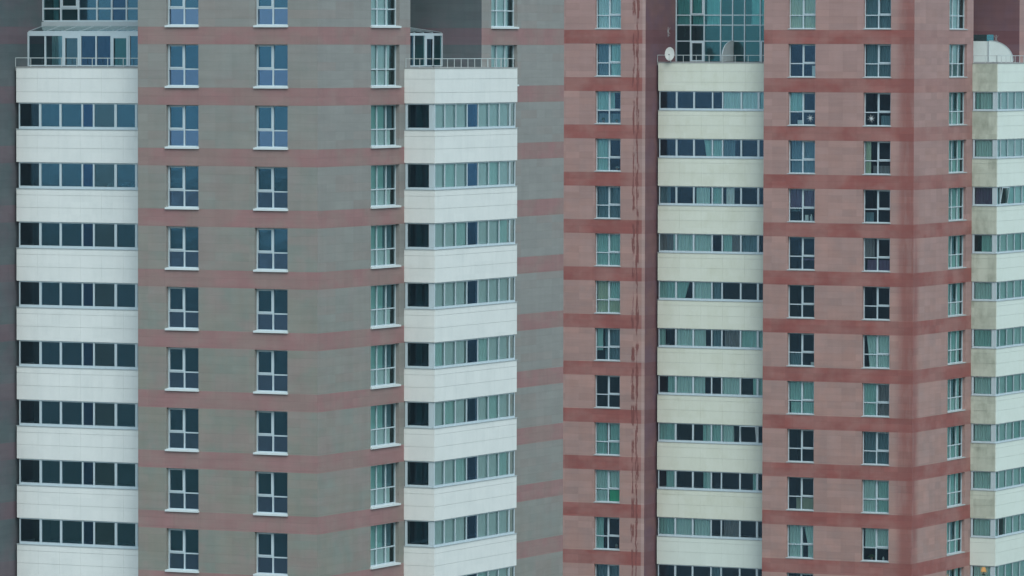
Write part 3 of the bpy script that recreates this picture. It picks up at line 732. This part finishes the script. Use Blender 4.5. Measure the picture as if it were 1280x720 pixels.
# ------------------------------------------------------------------ loose things
def sat_dish():
    r = tag(empty('satellite_dish', O2+Vector((-17.22, 1.66, 58.94))), 'round white satellite dish on the top terrace railing of the red tower', 'satellite dish')
    mb = MB(); rings = 6; seg = 24; R = .42; prev = None
    n0 = Vector((.30, -.92, .22)).normalized(); ux = n0.cross(Vector((0,0,1))).normalized(); uy = ux.cross(n0)
    cen = Vector((0, -.12, .50))
    for k in range(rings+1):
        rr = R*k/rings; d = .10*(rr/R)**2
        ring = [cen + ux*rr*.72*math.cos(2*math.pi*s/seg) + uy*rr*1.05*math.sin(2*math.pi*s/seg) + n0*d for s in range(seg)]
        if prev:
            for s in range(seg): mb.quad(prev[s], ring[s], ring[(s+1) % seg], prev[(s+1) % seg])
        prev = ring
    o = mb.build('reflector', 'dish', r, smooth=True); sd = o.modifiers.new('t', 'SOLIDIFY'); sd.thickness = .02
    mb = MB(); mb.bar(cen-uy*.42+n0*.08, cen-uy*.12+n0*.42, .025); mb.box(-.035, .035, -.035, .035, -.0, .0)
    mb.build('feed_arm', 'metal', r)
    mb = MB(); e = cen-uy*.12+n0*.44; mb.bar(e-n0*.05, e+n0*.05, .06); mb.build('feed_horn', 'dark', r)
    mb = MB(); mb.bar((0, .02, 0), (0, .02, .5), .045); mb.bar((0,.02,.5), cen, .04); mb.build('mast', 'metal', r)
sat_dish()

def aerial(loc, label):
    r = tag(empty('aerial', loc), label, 'aerial')
    mb = MB(); mb.bar((0,0,0), (0,0,.62), .02); mb.build('mast', 'metal', r)
    mb = MB(); mb.bar((-.14,0,.18), (.16,0,.58), .012); mb.bar((.14,0,.18), (-.16,0,.58), .012); mb.bar((0,0,.1), (0,.25,.1), .02); mb.build('rods', 'metal', r)
aerial(O2+Vector((-18.14, 3.3, 60.55)), 'small whip aerial on the dark wall above the satellite dish')
aerial(O2+Vector((-1.55, 17.95, 60.1)), 'small whip aerial on the dark wall above the curved white screen')

def star(loc, label):
    mb = MB(); n = 8; pts = []
    for k in range(2*n):
        a = math.pi*k/n+.2; r = (.29 if k % 4 == 0 else .25) if k % 2 == 0 else .06
        pts.append((r*math.cos(a), r*math.sin(a)))
    for k in range(2*n):
        p, q = pts[k], pts[(k+1) % (2*n)]
        mb.poly([(0,-.02,0), (p[0],0,p[1]), (q[0],0,q[1])]); mb.poly([(0,.02,0), (q[0],0,q[1]), (p[0],0,p[1])])
    o = mb.build('paper_star', 'star'); o.location = loc; tag(o, label, 'paper star', 'paper stars in the windows')
r1 = 60.11-3*1-2.05
star(O2+Vector((-7.02, .225, r1+.44)), 'white paper star in the lower right pane beside a white card box')
star(O2+Vector((-2.92, .225, r1+.44)), 'white paper star in the lower left pane of a dark window')

def carton(loc, s, label, m='paper', name='carton', cat='box'):
    mb = MB(); x, y, z = s
    mb.box(-x/2, x/2, -y/2, y/2, 0, z*.93); mb.box(-x/2-.008, x/2+.008, -y/2-.008, y/2+.008, z*.93+.001, z)
    o = mb.build(name, m, bevel=.006); o.location = loc; tag(o, label, cat)
def W2(c, r, fx, lift=.07, y=.42):   # a spot on the inner sill of a right-tower window
    cols = {'A': (-8.42, -6.60), 'B': (-3.37, -1.55), 'Z': (-21.69, -19.92)}; a, b = cols[c]
    return O2+Vector((a+(b-a)*fx, y, 60.11-3*r-2.05+lift))
# inner sill boards under them belong to the windows
carton(W2('A', 0, .90), (.34, .2, .62), 'tall pale box in the lower right pane, one floor above the left paper star')
carton(W2('A', 1, .36), (.30, .2, .24), 'white card box on the sill beside the left paper star')
carton(W2('A', 3, .62), (.20, .15, .34), 'narrow white carton in a dim window two floors below the left star')
carton(W2('A', 6, .90), (.34, .2, .17), 'low white box in the right corner of a dark window, fifth below the left star')
def bottle_shape(loc, h, r, label, m='paper'):
    mb = MB(); prof = [(r, 0), (r, h*.6), (r*.45, h*.75), (r*.4, h)]; seg = 10
    for (ra, za), (rb, zb) in zip(prof, prof[1:]):
        for s in range(seg):
            a, b = 2*math.pi*s/seg, 2*math.pi*(s+1)/seg
            mb.quad((ra*math.cos(a),ra*math.sin(a),za), (ra*math.cos(b),ra*math.sin(b),za), (rb*math.cos(b),rb*math.sin(b),zb), (rb*math.cos(a),rb*math.sin(a),zb))
    mb.poly([(prof[-1][0]*math.cos(2*math.pi*s/seg), prof[-1][0]*math.sin(2*math.pi*s/seg), h) for s in range(seg)])
    o = mb.build('vase', m, smooth=True); o.location = loc; tag(o, label, 'vase')
bottle_shape(W2('A', 3, .78), .38, .09, 'white vase beside the narrow carton in a dim window')
bottle_shape(W2('B', 10, .72), .20, .07, 'small white vase in the lowest full window of the second column from the corner')

def plant(loc, label, m='leaf', r=.16, h=.36, n=46, pot=True):
    root = tag(empty('potted_plant', loc), label, 'potted plant', 'plants on window sills')
    if pot:
        mb = MB(); seg = 12
        for s in range(seg):
            a, b = 2*math.pi*s/seg, 2*math.pi*(s+1)/seg
            mb.quad((.06*math.cos(a),.06*math.sin(a),0), (.06*math.cos(b),.06*math.sin(b),0), (.085*math.cos(b),.085*math.sin(b),.13), (.085*math.cos(a),.085*math.sin(a),.13))
        mb.poly([(.078*math.cos(2*math.pi*s/seg), .078*math.sin(2*math.pi*s/seg), .115) for s in range(seg)])
        mb.build('pot', 'pot', root)
    mb = MB()
    for k in range(n):
        a = random.uniform(0, 6.283); el = random.uniform(.2, 1.4); L_ = random.uniform(.5, 1)
        tip = Vector((math.cos(a)*math.cos(el)*r*L_, math.sin(a)*math.cos(el)*r*.6*L_, .12+math.sin(el)*(h-.12)*L_))
        s = Vector((random.uniform(-1,1), random.uniform(-.5,.5), random.uniform(-1,1))).normalized()*.035
        b0 = tip*.55+Vector((0,0,.05)); mb.quad(b0, tip*.8+s, tip, tip*.8-s)
    mb.build('foliage', m, root)
plant(W2('Z', 1, .22), 'leafy green plant behind the lower left pane of a teal window')
plant(W2('Z', 1, .74), 'low green plant behind the lower right pane of a teal window', r=.2, h=.26)
plant(W2('Z', 2, .76), 'pale plant behind the lower right pane of a half curtained window', 'paleleaf', r=.2, h=.26)
plant(W2('A', 5, .92, .45), 'white flowers at mid height at the right edge of a dark window', 'paper', r=.12, h=.34, n=26, pot=True)
plant(W2('Z', 10, .78), 'small plant in the lower right of a dark window near the bottom', 'paleleaf', r=.12, h=.3)
plant(W2('B', 10, .3), 'dark green plant low behind the sea green blind', r=.3, h=.36, n=80)
plant(O1+Vector((-11.75, 1.95, 53.0-.25)), 'pale bushy plant behind the last pane of the grey tower ribbon window', 'paleleaf', r=.5, h=.42, n=120)
plant(O1+Vector((-12.75, 1.95, 53.0-.25)), 'pale plant behind the fifth pane of the grey tower ribbon window', 'paleleaf', r=.3, h=.3, n=70)

def lamp(loc, label):
    r = tag(empty('table_lamp', loc), label, 'lamp')
    mb = MB(); seg = 14
    for s in range(seg):
        a, b = 2*math.pi*s/seg, 2*math.pi*(s+1)/seg
        mb.quad((.17*math.cos(a),.17*math.sin(a),.2), (.17*math.cos(b),.17*math.sin(b),.2), (.10*math.cos(b),.10*math.sin(b),.48), (.10*math.cos(a),.10*math.sin(a),.48))
    mb.build('lamp_shade', 'glow', r)
    mb = MB(); mb.bar((0,0,0), (0,0,.3), .03); mb.box(-.09, .09, -.09, .09, 0, .025); mb.build('stand', 'dark', r)
lamp(O2+Vector((-.45, 6.9, 60.11-33-2.05+1.35)), 'glowing orange lamp in the lowest side window of the red tower')
lamp(O2+Vector((.85, 10.12, 60.11-2.98-30-.6)), 'glowing orange lamp behind the lowest stained balcony glazing')

# ------------------------------------------------------------------ ground
mb = MB(); R = 30000; n = 64
mb.poly([(R*math.cos(2*math.pi*k/n), R*math.sin(2*math.pi*k/n), 0) for k in range(n)])
tag(mb.build('ground', 'ground'), kind='structure')

mb = MB()  # unseen water ring, added so the upper windows reflect something bright
for k in range(n):
    a, b = 2*math.pi*k/n, 2*math.pi*(k+1)/n
    rs = [1900, 2500, 6000, 29500]
    for r0, r1_ in zip(rs, rs[1:]):
        mb.quad((r0*math.cos(a), r0*math.sin(a), .2), (r1_*math.cos(a), r1_*math.sin(a), .2), (r1_*math.cos(b), r1_*math.sin(b), .2), (r0*math.cos(b), r0*math.sin(b), .2))
mm, nt, N, L, P = mat('added reflecting sheet'); P.inputs['Base Color'].default_value = (.03, .07, .09, 1); P.inputs['Roughness'].default_value = .08; P.inputs['IOR'].default_value = 1.33
bp = N.new('ShaderNodeBump'); bp.inputs['Strength'].default_value = .15; L.new(_noise(nt, N.new('ShaderNodeNewGeometry').outputs['Position'], .2, 4), bp.inputs['Height']); L.new(bp.outputs[0], P.inputs['Normal']); M['added_water'] = mm
tag(mb.build('added_water', 'added_water'), kind='structure')

# thin air between the camera and the towers
mb = MB(); mb.box(-30500, 30500, -30500, 30500, -1, 76); hz = mb.build('haze', 'ground')
hm = bpy.data.materials.new('thin haze'); hm.use_nodes = True; hn = hm.node_tree; hn.nodes.clear()
ho = hn.nodes.new('ShaderNodeOutputMaterial'); hv = hn.nodes.new('ShaderNodeVolumePrincipled')
hv.inputs['Color'].default_value = (.72, .88, 1, 1); hv.inputs['Density'].default_value = HAZE; hv.inputs['Anisotropy'].default_value = 0
hn.links.new(hv.outputs[0], ho.inputs['Volume']); hz.data.materials.clear(); hz.data.materials.append(hm)
tag(hz, kind='stuff', label='thin pale haze in the air between the camera and the towers', cat='haze')

# ------------------------------------------------------------------ camera
F, YAW, PI_, RO = 7155.4, .4528, .0424, .0020
fw = Vector((-math.sin(YAW)*math.cos(PI_), math.cos(YAW)*math.cos(PI_), -math.sin(PI_)))
rt = Vector((math.cos(YAW), math.sin(YAW), 0)); up = rt.cross(fw)
r2 = rt*math.cos(RO)+up*math.sin(RO); u2 = up*math.cos(RO)-rt*math.sin(RO)
cd = bpy.data.cameras.new('camera'); cam = bpy.data.objects.new('camera', cd); COL.objects.link(cam)
cd.sensor_width = 36; cd.lens = 36*F/1280; cd.clip_start = 1; cd.clip_end = 80000
cam.matrix_world = Matrix(((r2.x,u2.x,-fw.x,0), (r2.y,u2.y,-fw.y,0), (r2.z,u2.z,-fw.z,60), (0,0,0,1)))
scene.camera = cam

# ------------------------------------------------------------------ light
EL, AZ = math.radians(48), math.radians(-46)      # soft high sun, in front of the corner
sd = Vector((math.cos(EL)*math.cos(AZ), math.cos(EL)*math.sin(AZ), math.sin(EL)))   # towards the sun
ld = bpy.data.lights.new('sun', 'SUN'); ld.energy = 1.1; ld.angle = math.radians(40); ld.color = (1, .97, .92)
lo = bpy.data.objects.new('sun', ld); COL.objects.link(lo); lo.location = (0, 0, 200)
lo.rotation_euler = sd.to_track_quat('Z', 'Y').to_euler()
w = bpy.data.worlds.new('World'); scene.world = w; w.use_nodes = True
nt = w.node_tree; bg = nt.nodes['Background']
sky = nt.nodes.new('ShaderNodeTexSky'); sky.sky_type = 'NISHITA'; sky.sun_disc = False
sky.sun_elevation = EL; sky.sun_rotation = math.atan2(sd.x, sd.y); sky.air_density = 1.2; sky.dust_density = 3.0; sky.ozone_density = 1.5
hs = nt.nodes.new('ShaderNodeHueSaturation'); hs.inputs['Saturation'].default_value = .85
nt.links.new(sky.outputs[0], hs.inputs['Color'])
tint = _mix(nt, 1.0, hs.outputs[0], (.86, 1.0, .97), 'MULTIPLY'); 
tcw = nt.nodes.new('ShaderNodeTexCoord').outputs['Generated']
cl = _noise(nt, tcw, 2.2, 6, .6, (1, 1, 3.5))
cloud = _mix(nt, _step(nt, cl, .3, .7), (2.9, 4.0, 4.7), (4.4, 5.6, 6.2))       # high overcast layer
nt.links.new(_mix(nt, .62, tint, cloud), bg.inputs[0])
bg.inputs[1].default_value = .15
vs = scene.view_settings; vs.view_transform = 'Standard'; vs.look = 'None'; vs.exposure = .54; vs.gamma = 1
scene.cycles.max_bounces = 8; scene.cycles.transparent_max_bounces = 12; scene.cycles.glossy_bounces = 3; scene.cycles.diffuse_bounces = 3
scene.cycles.caustics_reflective = False; scene.cycles.caustics_refractive = False
